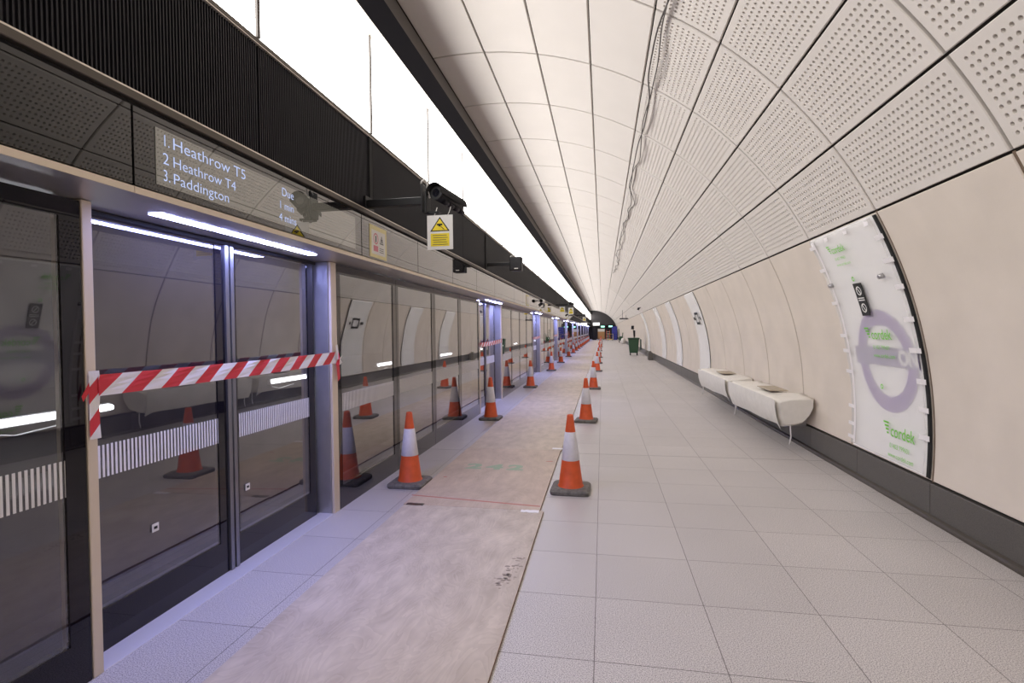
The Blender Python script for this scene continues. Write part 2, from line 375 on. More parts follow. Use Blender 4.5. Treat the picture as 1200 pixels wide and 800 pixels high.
# ------------------------------------------------------------------ left wall above the doors
XF = -1.976
mb = MB(); mb.box(-2.62, -2.02, YA, YB, 2.215, 4.9)
wl = tag(B('wall_left', mb, M['void']), kind='structure')
def fasc(k):  # joints of bay k
    o = 7.5*k; return [1.9+o, 4.02+o, 5.35+o, 6.67+o, 8.0+o, 9.4+o]
fy = []
for k in range(-1, 12): fy += fasc(k)[:-1]
fy.append(fasc(11)[-1]); fy = [q for q in fy if q < YB-.5]+[YB]
for a, b in zip(fy[:-1], fy[1:]):
    mb = MB(); mb.cbox(XF-.03, XF, a+.004, b-.004, 2.207, 2.548, .002); B('fascia_panel', mb, M['fasciaglass'], wl)
mb = MB(); mb.box(-2.02, XF-.012, YA, YB, 2.548, 2.566); B('shadow_gap', mb, M['blackmat'], wl)
mb = MB(); mb.cbox(-2.02, XF+.022, YA, YB, 2.564, 2.600, .003); B('lower_ledge', mb, M['ledge'], wl)
mb = MB(); mb.box(-2.0, XF+.020, YA, YB, 2.600, 2.607); B('lower_ledge_edge', mb, M['ledgebright'], wl)
# ribbed panels
rj = [2.73+1.49*k for k in range(-8, 60)]; rj = [q for q in rj if q < YB-.5]
def ribbed(w):
    mb = MB(); mb.box(-.03, -.012, .004, w-.004, 2.61, 3.247)
    n = int(w/.0182)
    for i in range(n):
        yy = .006+(w-.012)*(i+.5)/n; mb.box(-.0125, 0, yy-.0032, yy+.0032, 2.61, 3.247)
    return mb.mesh('ribbed_panel', [M['rib']])
mr_ = ribbed(1.49)
for q in rj: link('ribbed_panel', mr_, wl, (XF, q, 0))
mb = MB(); mb.cbox(-2.02, XF+.012, YA, YB, 3.255, 3.284, .003); B('upper_ledge', mb, M['ledge'], wl)
mb = MB(); mb.box(-2.0, XF+.014, YA, YB, 3.247, 3.2525); B('upper_ledge_edge', mb, M['ledgebright'], wl)
mlp = MB(); mlp.quad([(0, .005, 3.288), (0, 1.485, 3.288), (0, 1.485, 4.31), (0, .005, 4.31)])
mlp.loops([[(-.03, .005, 3.288), (-.03, 1.485, 3.288), (-.03, 1.485, 4.31), (-.03, .005, 4.31)], [(-.0005, .005, 3.288), (-.0005, 1.485, 3.288), (-.0005, 1.485, 4.31), (-.0005, .005, 4.31)]], mi=1)
mlp = mlp.mesh('light_panel', [M['lit'], M['greytrim']])
for q in rj: link('light_panel', mlp, wl, (XF, q, 0))
mb = MB()
for q in rj: mb.box(XF-.03, XF+.016, q-.012, q+.012, 3.286, 4.13)
B('joint_bars', mb, M['greytrim'], wl)
mb = MB(); mb.cbox(-2.03, -1.855, YA, YB, 4.132, 4.46, .004); beam = B('trim_1', mb, M['navy']); tag(beam, kind='structure')
mb = MB(); mb.box(-2.0, -1.858, YA, YB, 4.126, 4.131); B('beam_edge', mb, M['ledgebright'], beam)
mb = MB(); mb.loops([[(-1.868, q, 4.46), (-1.868, q, 4.475), (-1.955, q, 4.785), (-2.03, q, 4.79), (-2.03, q, 4.46)] for q in (YA, YB)], caps=True); B('ledge', mb, M['greytrim'], beam)
# ribbed posts (dark vertical channels)
for q in (4.2, 8.67, 22.08, 40.0):
    mb = MB(); mb.box(XF-.01, XF+.012, q-.03, q+.03, 2.607, 3.246); B('mounting_channel', mb, M['blackmat'], wl)

# ------------------------------------------------------------------ platform screen: soffit, fixed panes, doors
ZS = 2.172
mb = MB(); mb.box(-2.62, XF, YA, YB, ZS, 2.199); tag(B('trim_2', mb, M['soffit']), kind='structure')
sof = bpy.data.objects['trim_2']
mb = MB()
for a, b in zip(fy[:-1], fy[1:]): mb.box(XF-.002, XF+.004, a+.002, b-.002, ZS-.001, 2.2)
B('front_edge', mb, M['cream'], sof)
XP, XD = -2.292, -2.43
def pane_frame(w, x, zb=.2, zt=2.08, e=.075):
    mb = MB(); t = .022
    mb.box(x-t, x, 0, w, 0, zb); mb.box(x-t, x, 0, w, zt, ZS-.012 if zt < 2.1 else 2.146); mb.box(x-t, x, 0, e*.8, zb, zt); mb.box(x-t, x, w-e*1.2, w, zb, zt)
    return mb
def pane_glass(w, x, zb=.2, zt=2.08, e=.075):
    mb = MB(); mb.quad([(x-.006, e, zb), (x-.006, w-e, zb), (x-.006, w-e, zt), (x-.006, e, zt)]); return mb
def stripes(w, x, e=.075, z0=.86, z1=1.02):
    mb = MB(); n = int((w-2*e)/.0222)
    for i in range(n):
        yy = e+(w-2*e)*(i+.5)/n; mb.box(x-.005, x-.003, yy-.0056, yy+.0056, z0, z1)
    return mb
PW = (9.432-4.16)/4
fw = pane_frame(PW-.008, XP).mesh('screen_panel', [M['frit']]); fg = pane_glass(PW-.008, XP).mesh('pane', [M['glass']]); fs = stripes(PW-.008, XP).mesh('stripe_band', [M['frost']])
nwin = 0; ndoor = 0
for k in range(-1, 11):
    y0 = 4.16+7.5*k
    for j in range(4):
        if y0+PW*(j+1) < -1: continue
        nwin += 1
        o = tag(link('window_%d' % nwin, fw, None, (0, y0+PW*j+.004, 0)), kind='structure')
        link('pane', fg, o); link('stripe_band', fs, o)
# door bay meshes in local y from 0 (= outer face of near jamb) to 2.22
def door_meshes():
    d = {}
    mb = MB(); mb.cbox(-2.46, XP+.004, 0, .048, 0, ZS-.002, .003); d['jamb_a'] = mb.mesh('jamb', [M['cream']])
    mb = MB(); mb.cbox(-2.47, XP-.022, 2.125, 2.19, 0, ZS-.002, .003, 0); mb.cbox(XP-.020, XP+.004, 2.13, 2.222, 0, ZS-.002, .003, 1); d['jamb_b'] = mb.mesh('jamb', [M['steel'], M['cream']])
    mb = MB(); mb.cbox(XD, XP+.002, .048, 2.125, -.01, .004, .002)
    d['threshold'] = mb.mesh('threshold', [mat('satin_threshold_plate', (.62, .60, .64), .5, metal=.25)])
    mb = MB(); mb.box(XD-.03, XD+.004, .048, 2.125, 2.147, ZS-.002); d['header'] = mb.mesh('header', [M['blackmat']])
    lw = 1.0
    d['leaf'] = pane_frame(lw, XD, .21, 2.135, .07).mesh('door_leaf', [M['frit']])
    d['pane'] = pane_glass(lw, XD, .21, 2.135, .07).mesh('pane', [M['glass']])
    d['stripe'] = stripes(lw, XD, .07).mesh('stripe_band', [M['frost']])
    mb = MB(); mb.cbox(XD-.005, XD+.018, -.016, .016, .005, 2.14, .003); d['stile'] = mb.mesh('stile', [M['darkstile']])
    mb = MB(); mb.quad([(-2.245, .3, ZS-.006), (-2.245, 1.73, ZS-.006), (-2.172, 1.73, ZS-.006), (-2.172, .3, ZS-.006)]); mb.loops([[(-2.245, .3, q), (-2.245, 1.73, q), (-2.172, 1.73, q), (-2.172, .3, q)] for q in (ZS-.0005, ZS-.0058)], mi=1); d['light'] = mb.mesh('door_light', [M['cool'], M['white']])
    return d
D = door_meshes()
for k in range(0, 12):
    y0 = 1.934+7.5*k
    if y0 > YB-3: break
    ndoor += 1
    o = tag(link('door_%d' % ndoor, D['header'], None, (0, y0, 0)), kind='structure')
    if k == 0:
        for yy in (.48, 1.225):
            mb = MB(); mb.cbox(XD, XD+.002, yy-.022, yy+.022, .48, .525, .0005, 0); mb.box(XD+.002, XD+.0028, yy-.010, yy+.012, .495, .510, 1); B('sticker', mb, [M['paper'], M['blackmat']], o)
    link('jamb', D['jamb_a'], o); link('jamb', D['jamb_b'], o); link('threshold', D['threshold'], o); link('door_light', D['light'], o)
    for yy, st in ((.05, 1.0), (1.09, 0)):
        l = link('door_leaf', D['leaf'], o, (0, yy if st else yy-.005, 0)); link('pane', D['pane'], l); link('stripe_band', D['stripe'], l)
        link('stile', D['stile'], l, (0, 1.004 if st else .016, 0))
    

# trackside tunnel seen through the glass
mb = MB()
prof = [(-2.62, 3.0), (-3.4, 3.4), (-4.6, 3.3), (-5.6, 2.4), (-6.0, 1.0), (-5.95, -.2), (-5.6, -.9), (-5.2, -1.2), (-2.62, -1.2), (-2.62, -.12)]
mb.loops([[(x, q, z) for x, z in prof] for q in (YA, YB)], closed=False)
tr = tag(B('wall_trackside', mb, M['concrete']), kind='structure')
mb = MB(); mb.cbox(-5.95, -5.3, YA, YB, -1.2, .1, .02); B('trackside_walkway', mb, M['concrete'], tr)
mb = MB()
for x in (-3.2, -4.64): mb.cbox(x-.035, x+.035, YA, YB, -1.12, -.98, .01)
tag(B('running_rails', mb, M['steel'], tr))
mbt = MB(); mbt.tube([(-5.55, 0, .74), (-5.55, 1.2, .74)], .03, 10); mtube = mbt.mesh('tube_light', [M['tube']])
mbh = MB(); mbh.cbox(-5.64, -5.58, -.03, 1.23, .69, .79, .01); mbh.tube([(-5.58, -.02, .74), (-5.56, -.02, .66), (-5.6, .25, .60), (-5.62, .7, .63)], .008, 6); mtb = mbh.mesh('fitting', [M['white']])
for i, yy in enumerate((-.4, 3.78, 7.9, 12.1, 17.2, 22.2, 27.2, 32.2, 42.2, 52.2)):
    t = link('tube_light', mtube, None, (0, yy, 0))
    tag(t, 'bare fluorescent tube on the trackside wall behind the glass, %s from the camera' % ordn(i+1), 'light', 'tube lights on the trackside wall')
    link('fitting', mtb, t)

# ------------------------------------------------------------------ end wall
mb = MB()
A = [T0+(97-T0)*i/30 for i in range(31)]
pts = [S(t, YB-.5, RR+.02) for t in A]
pts = [(x, y, z) for x, y, z in pts if z > 2.35]+[(XF-.1, YB-.5, 2.35)]
mb.loops([[(p[0], YB-2.5, p[2]) for p in pts], [(p[0], YB, p[2]) for p in pts]], caps=True)
mb.box(-2.4, 3.0, YB-.3, YB, 0, 2.35)
ew = tag(B('wall_end', mb, mat('dark_end_bulkhead', (.05, .045, .047), .8)), kind='structure')
mb = MB(); mb.box(-7, 4, YA-.2, YA, -1.5, 6); tag(B('wall_near', mb, M['cladw']), kind='structure')
mb = MB(); mb.box(-7, -2.4, YB, YB+.2, -1.5, 4); tag(B('wall_trackside_end', mb, M['concrete']), kind='structure')

# ------------------------------------------------------------------ plywood sheets
sheets = [(-.45, 1.99), (1.995, 4.335), (4.34, 6.56), (6.565, 8.98), (8.985, 11.4)]
sheets[0] = (-1.0, 1.2); sheets[1] = (1.205, 4.335)
while sheets[-1][1] < 76: sheets.append((sheets[-1][1]+.005, sheets[-1][1]+2.44))
for i, (a, b) in enumerate(sheets):
    xl, xr = (-1.762, -.508) if i < 2 else (-1.762+random.uniform(-.012, .0), -.535+random.uniform(-.01, .01))
    mb = MB(); mb.cbox(xl, xr, a, b, 0, .018, .002); me = mb.mesh('plywood_sheet', [M['ply1'] if i < 2 else M['ply2'] if i == 2 else M['ply3'], M['plyedge']])
    for p in me.polygons:
        if abs(p.normal.z) < .5: p.material_index = 1
    o = link('plywood_sheet', me)
    lab = {0: 'plywood floor board nearest the camera, running out of the frame', 1: 'large pinkish plywood board with swirling grain and a grey scuff at its edge', 2: 'tan plywood board with green scrawled digits and a red line'}.get(i, 'pale plywood board on the platform floor, %s along from the camera' % ordn(i+1))
    tag(o, lab, 'floor board', 'plywood boards laid along the platform')
    if i == 1:
        mb = MB()
        for k in range(46):
            t = random.random(); px = -.64+.10*t+random.gauss(0, .03); py = 2.98+.42*t+random.gauss(0, .025)
            if px > -.53: continue
            r1, r2 = random.uniform(.008, .024), random.uniform(.005, .014)
            mb.quad([(px+r1*math.cos(q*.785)*random.uniform(.6, 1.1), py+r2*math.sin(q*.785)*random.uniform(.6, 1.1), .0184) for q in range(8)])
        B('scuff_mark', mb, M['smudge'], o)
    if i == 2:
        mb = MB(); text_to(mb, '242', .22, lambda u, v: (-1.54+u, 5.58+v*1.3, .0186), 1.35, .012, width=.66)
        tag(B('lettering', mb, M['greenpale'], o), 'green scrawled digits')
        mb = MB(); mb.quad([(-1.79, 4.575, .0186), (-.55, 4.43, .0186), (-.55, 4.457, .0186), (-1.79, 4.60, .0186)])
        mb.quad([(-.66, 5.98, .0186), (-.58, 5.99, .0186), (-.6, 6.02, .0186), (-.67, 6.0, .0186)])
        mb.quad([(-1.68, 5.2, .0186), (-1.64, 5.2, .0186), (-1.64, 5.23, .0186), (-1.67, 5.23, .0186)])
        B('red_line', mb, M['redline'], o)
def tape_piece(x0, x1, y0, y1, mt, label):
    mb = MB(); n = 6; top = []; bot = []
    for k in range(n+1):
        x = x0+(x1-x0)*k/n; top.append((x, y1+random.uniform(-.008, .008), .0205)); bot.append((x, y0+random.uniform(-.008, .008), .0205))
    mb.quad(bot+top[::-1]); 
    mb.loops([[(p[0], p[1], .0182) for p in bot+top[::-1]], bot+top[::-1]])
    tag(B('tape_piece', mb, M[mt]), label, 'tape')
tape_piece(-1.745, -1.585, 4.315, 4.375, 'ledge', 'grey tape strip over the board joint beside the nearest left cone')
tape_piece(-.70, -.545, 4.28, 4.335, 'tapew', 'crumpled white tape over the board joint near the front right cone')
tape_piece(-.655, -.52, 6.63, 6.70, 'tapew', 'short white tape across the joint behind the green digits')

# ------------------------------------------------------------------ cones
def cone_meshes():
    d = {}
    def rsq(h, r, z):
        P = []
        for cx_, cy_, a0 in ((h-r, -h+r, -90), (h-r, h-r, 0), (-h+r, h-r, 90), (-h+r, -h+r, 180)):
            for k in range(5): a = (a0+22.5*k)*R2D; P.append((cx_+r*math.cos(a), cy_+r*math.sin(a), z))
        return P
    mb = MB(); mb.loops([rsq(.180, .04, 0), rsq(.186, .045, .012), rsq(.186, .045, .034), rsq(.170, .04, .048), rsq(.13, .05, .052)], caps=True)
    mb.loops([[(p[0]*1.0, p[1], p[2]) for p in rsq(.187, .045, .02)], rsq(.187, .045, .024)])
    d['base'] = mb.mesh('base', [M['rubber']])
    R0 = lambda z: .118-(.118-.030)*(z-.05)/(.735-.05)
    mb = MB(); mb.lathe([(.128, .048), (.124, .056), (R0(.06), .066), (R0(.31), .31), (R0(.58), .58), (R0(.70), .70), (.0315, .728), (.028, .742), (.018, .745), (.016, .70)])
    d['body'] = mb.mesh('body', [M['orange']])
    mb = MB(); mb.lathe([(R0(.31)+.0005, .305), (R0(.31)+.0035, .308), (R0(.575)+.0035, .573), (R0(.575)+.0005, .577)]); d['sleeve'] = mb.mesh('reflective_sleeve', [M['reflect']])
    return d
CM = cone_meshes()
def cone(x, y, rz, label, group, z=0):
    b = link('traffic_cone', CM['body'], None, (x, y, z)); b.rotation_euler = (0, 0, rz*R2D)
    tag(b, label, 'traffic cone', group)
    link('base', CM['base'], b); link('reflective_sleeve', CM['sleeve'], b)
    return b
LY = [4.97, 8.88, 14.0, 19.9, 24.8, 30.5, 35.3, 39.5, 43.5, 47.5, 51.3, 55, 58.5, 62, 65.5, 69, 72.5, 76]
RY = [4.99, 8.82, 13.75, 19.6, 24.4, 29.5, 34.3, 38.8, 43, 47, 51, 55, 58.7, 62.3, 66, 70, 74]
for i, yy in enumerate(LY):
    x = (-1.955, -1.965, -1.965, -1.965)[i] if i < 4 else -1.975+random.uniform(-.012, .012)
    cone(x, yy, random.uniform(-2, 2) if i else 0, 'orange traffic cone beside the glass screen, %s from the camera in that row' % ordn(i+1), 'cones in the row along the glass screen')
for i, yy in enumerate(RY):
    x = (-.315, -.285, -.245, -.205, -.19)[i] if i < 5 else -.2+random.uniform(-.04, .04)
    cone(x, yy, random.uniform(-6, 6) if i else -2, 'orange traffic cone along the boards\' open platform side, %s from the camera' % ordn(i+1), 'cones in the row along the right of the boards')

# ------------------------------------------------------------------ barrier tapes
def tape_strip(mb, p0, p1, h, n=44, sag=.0, stripe=.112, slant=.12, nrm=(1, 0, 0), vertical=False):
    p0, p1 = Vector(p0), Vector(p1); d = p1-p0; Lh = d.length; dn = d.normalized(); up = Vector(nrm).cross(dn)*-1
    if up.z < 0 and not vertical: up = -up
    if vertical: up = Vector((0, 1, 0))
    k = int(Lh/stripe)+3
    def PT(s, t):
        s2 = min(max(s, 0), Lh); q = s2/Lh
        return p0+dn*s2+up*(t*h)+Vector((0, 0, -sag*4*q*(1-q)))+Vector(nrm)*(.004*math.sin(s2*23)*t)
    for i in range(-2, k):
        a, b = i*stripe, (i+1)*stripe
        for j in range(4):
            t0, t1 = j/4, (j+1)/4
            s = [a+slant*t0, b+slant*t0, b+slant*t1, a+slant*t1]
            if max(s) <= 0 or min(s) >= Lh: continue
            mb.quad([PT(s[0], t0), PT(s[1], t0), PT(s[2], t1), PT(s[3], t1)], i % 2)
mb = MB(); tape_strip(mb, (XP+.02, 1.978, 1.283), (XP+.02, 4.10, 1.298), .098, sag=.006)
bt = B('barrier_tape', mb, [M['tapew'], M['red']]); tag(bt, 'red and white striped barrier tape across the nearest sliding door', 'barrier tape', 'barrier tapes across the sliding doors')
mb = MB(); tape_strip(mb, (XP+.014, 1.937, 1.40), (XP+.014, 1.937, 1.09), .05, vertical=True, stripe=.075, slant=-.055)
mb.quad([(XP+.022, 1.932, 1.35), (XP+.012, 1.905, 1.29), (XP+.012, 1.912, 1.265), (XP+.022, 1.935, 1.31)], 1)
B('hanging_end', mb, [M['tapew'], M['red']], bt)
mb = MB()
for k in range(5):
    a = k*1.3; mb.quad([(XP+.025, 4.12+.05*math.cos(a), 1.33+.06*math.sin(a)), (XP+.035, 4.14+.05*math.cos(a+.6), 1.33+.06*math.sin(a+.6)), (XP+.04, 4.13, 1.34), (XP+.02, 4.12, 1.32)], k % 2)
mb.quad([(XP+.02, 4.10, 1.3), (XP+.02, 4.155, 1.3), (XP+.03, 4.15, 1.16), (XP+.03, 4.11, 1.14)], 1)
mb.quad([(XP+.025, 4.09, 1.45), (XP+.02, 4.13, 1.46), (XP+.03, 4.14, 1.34), (XP+.03, 4.10, 1.33)], 0)
B('knot', mb, [M['tapew'], M['red']], bt)
for k in range(1, 6):
    mb = MB(); tape_strip(mb, (XP+.02, 1.95+7.5*k, 1.26), (XP+.02, 4.10+7.5*k, 1.30), .085, sag=.01)
    tag(B('barrier_tape', mb, [M['tapew'], M['red']]), 'red and white barrier tape across the %s sliding door from the camera' % ordn(k+1), 'barrier tape', 'barrier tapes across the sliding doors')

# ------------------------------------------------------------------ departure display and fascia notices
mb = MB(); mb.cbox(XF, XF+.004, 2.012, 3.905, 2.240, 2.497, .001)
dis = B('departure_display', mb, M['screen']); tag(dis, 'lit train departure display showing Heathrow and Paddington above the nearest doors', 'display')
mb = MB(); T = lambda y0, z0: (lambda u, v: (XF+.0055, y0+u, z0+v))
for s, z, w in (('1.', 2.425, .04), ('2', 2.342, .035), ('3.', 2.265, .04)): text_to(mb, s, .075, T(2.045, z), width=w, bold=-.0004)
text_to(mb, 'Heathrow T5', .079, T(2.10, 2.425), width=.50, bold=-.0005); text_to(mb, 'Heathrow T4', .072, T(2.10, 2.342), width=.42, bold=-.0005); text_to(mb, 'Paddington', .072, T(2.10, 2.265), width=.365, bold=-.0005)
text_to(mb, 'Due', .075, T(2.93, 2.425), bold=-.0005); text_to(mb, '1 min', .07, T(2.90, 2.342), bold=-.0005); text_to(mb, '4 mins', .07, T(2.90, 2.265), bold=-.0005)
B('lettering', mb, M['text'], dis)
def notice(y0, z0, w, h, label, name='paper_notice', detail=True):
    mb = MB(); mb.cbox(XF+.001, XF+.004, y0, y0+w, z0, z0+h, .0008); o = B(name, mb, M['masking']); tag(o, label, 'notice')
    mb = MB(); mb.box(XF+.004, XF+.0055, y0+.035, y0+w-.035, z0+.03, z0+h-.04); p = B('printed_sheet', mb, M['paper'], o)
    if detail:
        mb = MB()
        cyy, czz = y0+w*.34, z0+h*.60
        L1 = [(XF+.006, cyy+.05*math.cos(a*.4), czz+.05*math.sin(a*.4)) for a in range(16)]; L2 = [(XF+.006, cyy+.038*math.cos(a*.4), czz+.038*math.sin(a*.4)) for a in range(16)]
        mb.loops([L1, L2], 0); mb.box(XF+.0055, XF+.0065, cyy-.008, cyy+.008, czz-.03, czz+.025, 1)
        c2 = y0+w*.68; L1 = [(XF+.006, c2, czz+.045), (XF+.006, c2-.04, czz-.035), (XF+.006, c2+.04, czz-.035)]; L2 = [(XF+.006, c2, czz+.03), (XF+.006, c2-.028, czz-.028), (XF+.006, c2+.028, czz-.028)]
        mb.loops([L1, L2], 1); mb.box(XF+.0055, XF+.0065, c2-.007, c2+.007, czz-.024, czz+.012, 1)
        mb.box(XF+.0055, XF+.0065, y0+w*.2, y0+w*.46, z0+h*.2, z0+h*.38, 2)
        for k in range(3): mb.box(XF+.0055, XF+.0062, y0+w*.55, y0+w*.8, z0+h*(.2+.06*k), z0+h*(.22+.06*k), 3)
        B('printed_symbols', mb, [M['pink'], M['blackmat'], M['pink'], M['ledge']], o)
    return o
notice(4.165, 2.222, .35, .28, 'printed warning notice edged in yellow masking tape on the fascia by the camera arm')
notice(13.4, 2.23, .5, .29, 'narrow yellowish notice on the fascia beyond the speaker', detail=False)
notice(17.9, 2.24, .9, .28, 'yellowish notice on the fascia past the small white camera', detail=False)

# ------------------------------------------------------------------ CCTV camera on arm with hanging yellow sign
def hang_sign(x0, y, z0, w, h, label, tie=True):
    mb = MB(); mb.cbox(x0, x0+w, y, y+.004, z0, z0+h, .001); o = B('warning_sign', mb, M['white']); tag(o, label, 'sign', 'yellow camera warning signs')
    cx_ = x0+w*.5; zt, zb_ = z0+h*.95, z0+h*.53; hw = w*.38
    mb = MB(); f_ = y-.0012
    mb.quad([(cx_-hw, f_, zb_), (cx_+hw, f_, zb_), (cx_, f_, zt)], 1)
    mb.quad([(cx_-hw*.80, f_-.0008, zb_+h*.028), (cx_+hw*.80, f_-.0008, zb_+h*.028), (cx_, f_-.0008, zt-h*.055)], 0)
    mb.box(x0+w*.14, x0+w*.86, f_-.0008, y, z0+h*.1, z0+h*.47, 0)
    B('yellow_print', mb, [M['yellow'], M['blackmat']], o)
    mb = MB(); g = f_-.0025
    mb.box(cx_-w*.11, cx_+w*.10, g, f_, zb_+h*.17, zb_+h*.22, 0); mb.box(cx_-w*.05, cx_+w*.03, g, f_, zb_+h*.14, zb_+h*.17, 0)
    mb.quad([(cx_+w*.02, g, zb_+h*.14), (cx_+w*.05, g, zb_+h*.14), (cx_+w*.19, g, zb_+h*.05), (cx_+w*.15, g, zb_+h*.05)], 0)
    for k in range(5): mb.box(x0+w*(.22+.02*(k % 2)), x0+w*(.80-.03*(k % 3)), g, f_, z0+h*(.14+.066*k), z0+h*(.155+.066*k), 1)
    B('printed_symbols', mb, [M['blackmat'], M['ledge']], o)
    if tie:
        mb = MB()
        for q in (.27, .8): mb.tube([(x0+w*q, y-.002, z0+h*.97), (x0+w*q+.01, y+.02, z0+h*1.1), (x0+w*q+.02, y+.03, z0+h*1.25)], .003, 6)
        B('cable_ties', mb, M['white'], o)
    return o
def cctv(y, lab1, siglab):
    e = empty('security_camera', (XF, y, 2.66)); tag(e, lab1, 'security camera', 'security cameras on wall arms')
    mb = MB(); mb.cbox(.012, .50, -.035, .035, -.035, .028, .004); mb.cbox(0, .014, -.06, .1, -.07, .06, .003); B('arm', mb, M['black'], e)
    mb = MB(); mb.cbox(.50, .515, -.06, .06, -.10, .13, .003); mb.cbox(.53, .545, -.05, .06, -.11, .07, .003); mb.cbox(.515, .64, -.02, .06, -.115, -.095, .003); B('bracket', mb, M['black'], e)
    ax = Vector((.092, .35, -.035)); p0 = Vector((.625, -.02, .055)); 
    mb = MB(); mb.tube([p0, p0+ax], .056, 18); mb.tube([p0-ax*.02, p0+ax*.02], .058, 18); B('camera_housing', mb, M['black'], e)
    # sun shield: open half shell
    d = ax.normalized(); a = d.cross(Vector((0, 0, 1))).normalized(); b = a.cross(d)
    if b.z < 0: b = -b
    mb = MB(); A_ = [math.pi*(-.08+1.16*k/14) for k in range(15)]
    for r_ in (.070, .075): mb.loops([[p0+d*s+a*r_*math.cos(t)+b*r_*math.sin(t) for t in A_] for s in (-.05, .38)], closed=False, smooth=True)
    B('sun_shield', mb, M['blackmat'], e)
    mb = MB()
    mb.tube([p0-d*.012, p0-d*.006], .034, 16); B('lens', mb, glassy_lens, e)
    mb = MB()
    for k in range(4): q = p0+d*(.05+.085*k)-a*0+Vector((.03, 0, -.055)); mb.tube([q, q+d*.07], .022, 10)
    B('lamp_row', mb, M['rib'], e)
    mb = MB(); mb.tube([(.50, -.02, .10), (.505, -.05, .145), (.53, -.05, .165), (.55, -.03, .14), (.545, -.02, .08), (.56, 0, .02)], .009, 8); B('cable_loop', mb, M['paper'], e)
    hang_sign(XF+.542, y-.03, 2.243, .222, .285, siglab)
    return e
glassy_lens = glassy('lens_glass', (.01, .01, .015), 0, .12, 2.5)
cctv(4.14, 'black security camera on a wall arm above the nearest doors, pointing at the viewer', 'white sign with yellow camera triangle hanging under the nearest wall camera')
cctv(22.1, 'black security camera on an arm halfway along the ribbed wall', 'white and yellow camera sign hanging under the second wall camera')
cctv(38.5, 'small distant black security camera on an arm far along the ribbed wall', 'white and yellow camera sign hanging under the most distant wall camera')
hang_sign(-1.80, 21.9, 2.33, .24, .24, 'pale yellow warning sign beside the second wall camera, nearer the fascia', False)
# small white camera on the fascia
e = empty('bullet_camera', (XF, 15.9, 2.47)); tag(e, 'small white bullet camera projecting from the fascia between the speaker and the second camera', 'security camera')
mb = MB(); mb.tube([(0, 0, .02), (.10, 0, .02)], .018, 8); B('bracket', mb, M['white'], e)
mb = MB(); mb.tube([(.12, -.12, .01), (.15, .22, .02)], .055, 12); B('camera_housing', mb, M['white'], e)
mb = MB(); mb.tube([(.119, -.16, .01), (.12, -.115, .01)], .05, 12); B('lens', mb, M['black'], e)
# speaker
e = empty('loudspeaker', (XF, 8.73, 2.72)); tag(e, 'black box loudspeaker on a short arm from the ribbed wall', 'loudspeaker')
mb = MB(); mb.cbox(0, .42, -.03+.06, .03+.06, -.03, .03, .004); B('arm', mb, M['black'], e)
mb = MB(); mb.cbox(.405, .612, 0, .2, -.118, .118, .008); B('cabinet', mb, M['black'], e)
mb = MB(); mb.cbox(.418, .60, -.006, 0, -.106, .106, .002); B('grille', mb, M['rib'], e)
mb = MB(); mb.box(.49, .555, -.008, -.006, -.092, -.078); B('badge', mb, M['white'], e)
mb = MB(); mb.tube([(.40, .05, .03), (.42, .05, .14), (.44, .05, .15), (.45, .05, .118)], .006, 6); B('cable', mb, M['paper'], e)

# ------------------------------------------------------------------ film covers on the right wall
def WP(u_y, th, off=0): return S(th, u_y, RR-off)
def film(y0, y1, label, group=None, full=False):
    mb = MB(); nt_, ny = 40, 14
    G = [[None]*(ny+1) for _ in range(nt_+1)]
    for i in range(nt_+1):
        th = T0+.6+(T1-T0-1.0)*i/nt_
        for j in range(ny+1):
            yy = y0+(y1-y0)*j/ny
            w = noise.noise(Vector((yy*3, th*.12, y0)))*.006
            e_ = noise.noise(Vector((th*.9, 3.1, y0)))*.012
            G[i][j] = WP(yy+(e_ if j in (0, ny) else 0), th, .028+w+(.010*math.exp(-((th-19.0)/.35)**2)))
    n = len(mb.v)
    for r_ in G: mb.v += r_
    k = ny+1
    for i in range(nt_):
        for j in range(ny):
            mb.f.append((n+i*k+j, n+i*k+j+1, n+(i+1)*k+j+1, n+(i+1)*k+j)); mb.mi.append(0); mb.sm.append(True)
    o = B('protective_film', mb, M['film']); tag(o, label, 'plastic film', group)
    mb = MB()
    for k in range(24):
        t0, t1 = T0+.3+(T1-T0-.5)*k/24, T0+.3+(T1-T0-.5)*(k+1)/24
        mb.quad([WP(y0+.01, t0, .003), WP(y1-.02, t0, .003), WP(y1-.02, t1, .003), WP(y0+.01, t1, .003)])
    B('white_enamel_panel', mb, M['enamel'], wallr)
    return o
fo = film(4.665, 5.915, 'large white translucent film printed in green, taped over the purple roundel on the wall', 'white films taped over wall panels')
# roundel behind
def disc_pts(yc, thc, r, n=48, off=.004): return [WP(yc-r*math.cos(2*math.pi*k/n), thc+r*math.sin(2*math.pi*k/n)/RR/R2D, off) for k in range(n)]
YR, TR_ = 5.20, 8.3
mb = MB(); mb.loops([disc_pts(YR, TR_, .475, off=.010), disc_pts(YR, TR_, .335, off=.010)], smooth=True)
rd = B('station_roundel', mb, M['purple']); tag(rd, 'purple ring station roundel seen faintly through the white film', 'sign')
mb = MB(); 
for k in range(12):
    ya, yb = YR+.53-1.04*k/12, YR+.53-1.04*(k+1)/12
    h_ = .085/RR/R2D; mb.quad([WP(ya, TR_-h_+.5, .014), WP(yb, TR_-h_+.5, .014), WP(yb, TR_+h_+.5, .014), WP(ya, TR_+h_+.5, .014)])
B('name_bar', mb, M['mauve'], rd)
mb = MB(); text_to(mb, 'ON', .185, lambda u, v: WP(YR-.23-u, TR_+.5+(-.06+v)/RR/R2D, .017), bold=.008, width=.27)
B('lettering', mb, M['white'], rd)
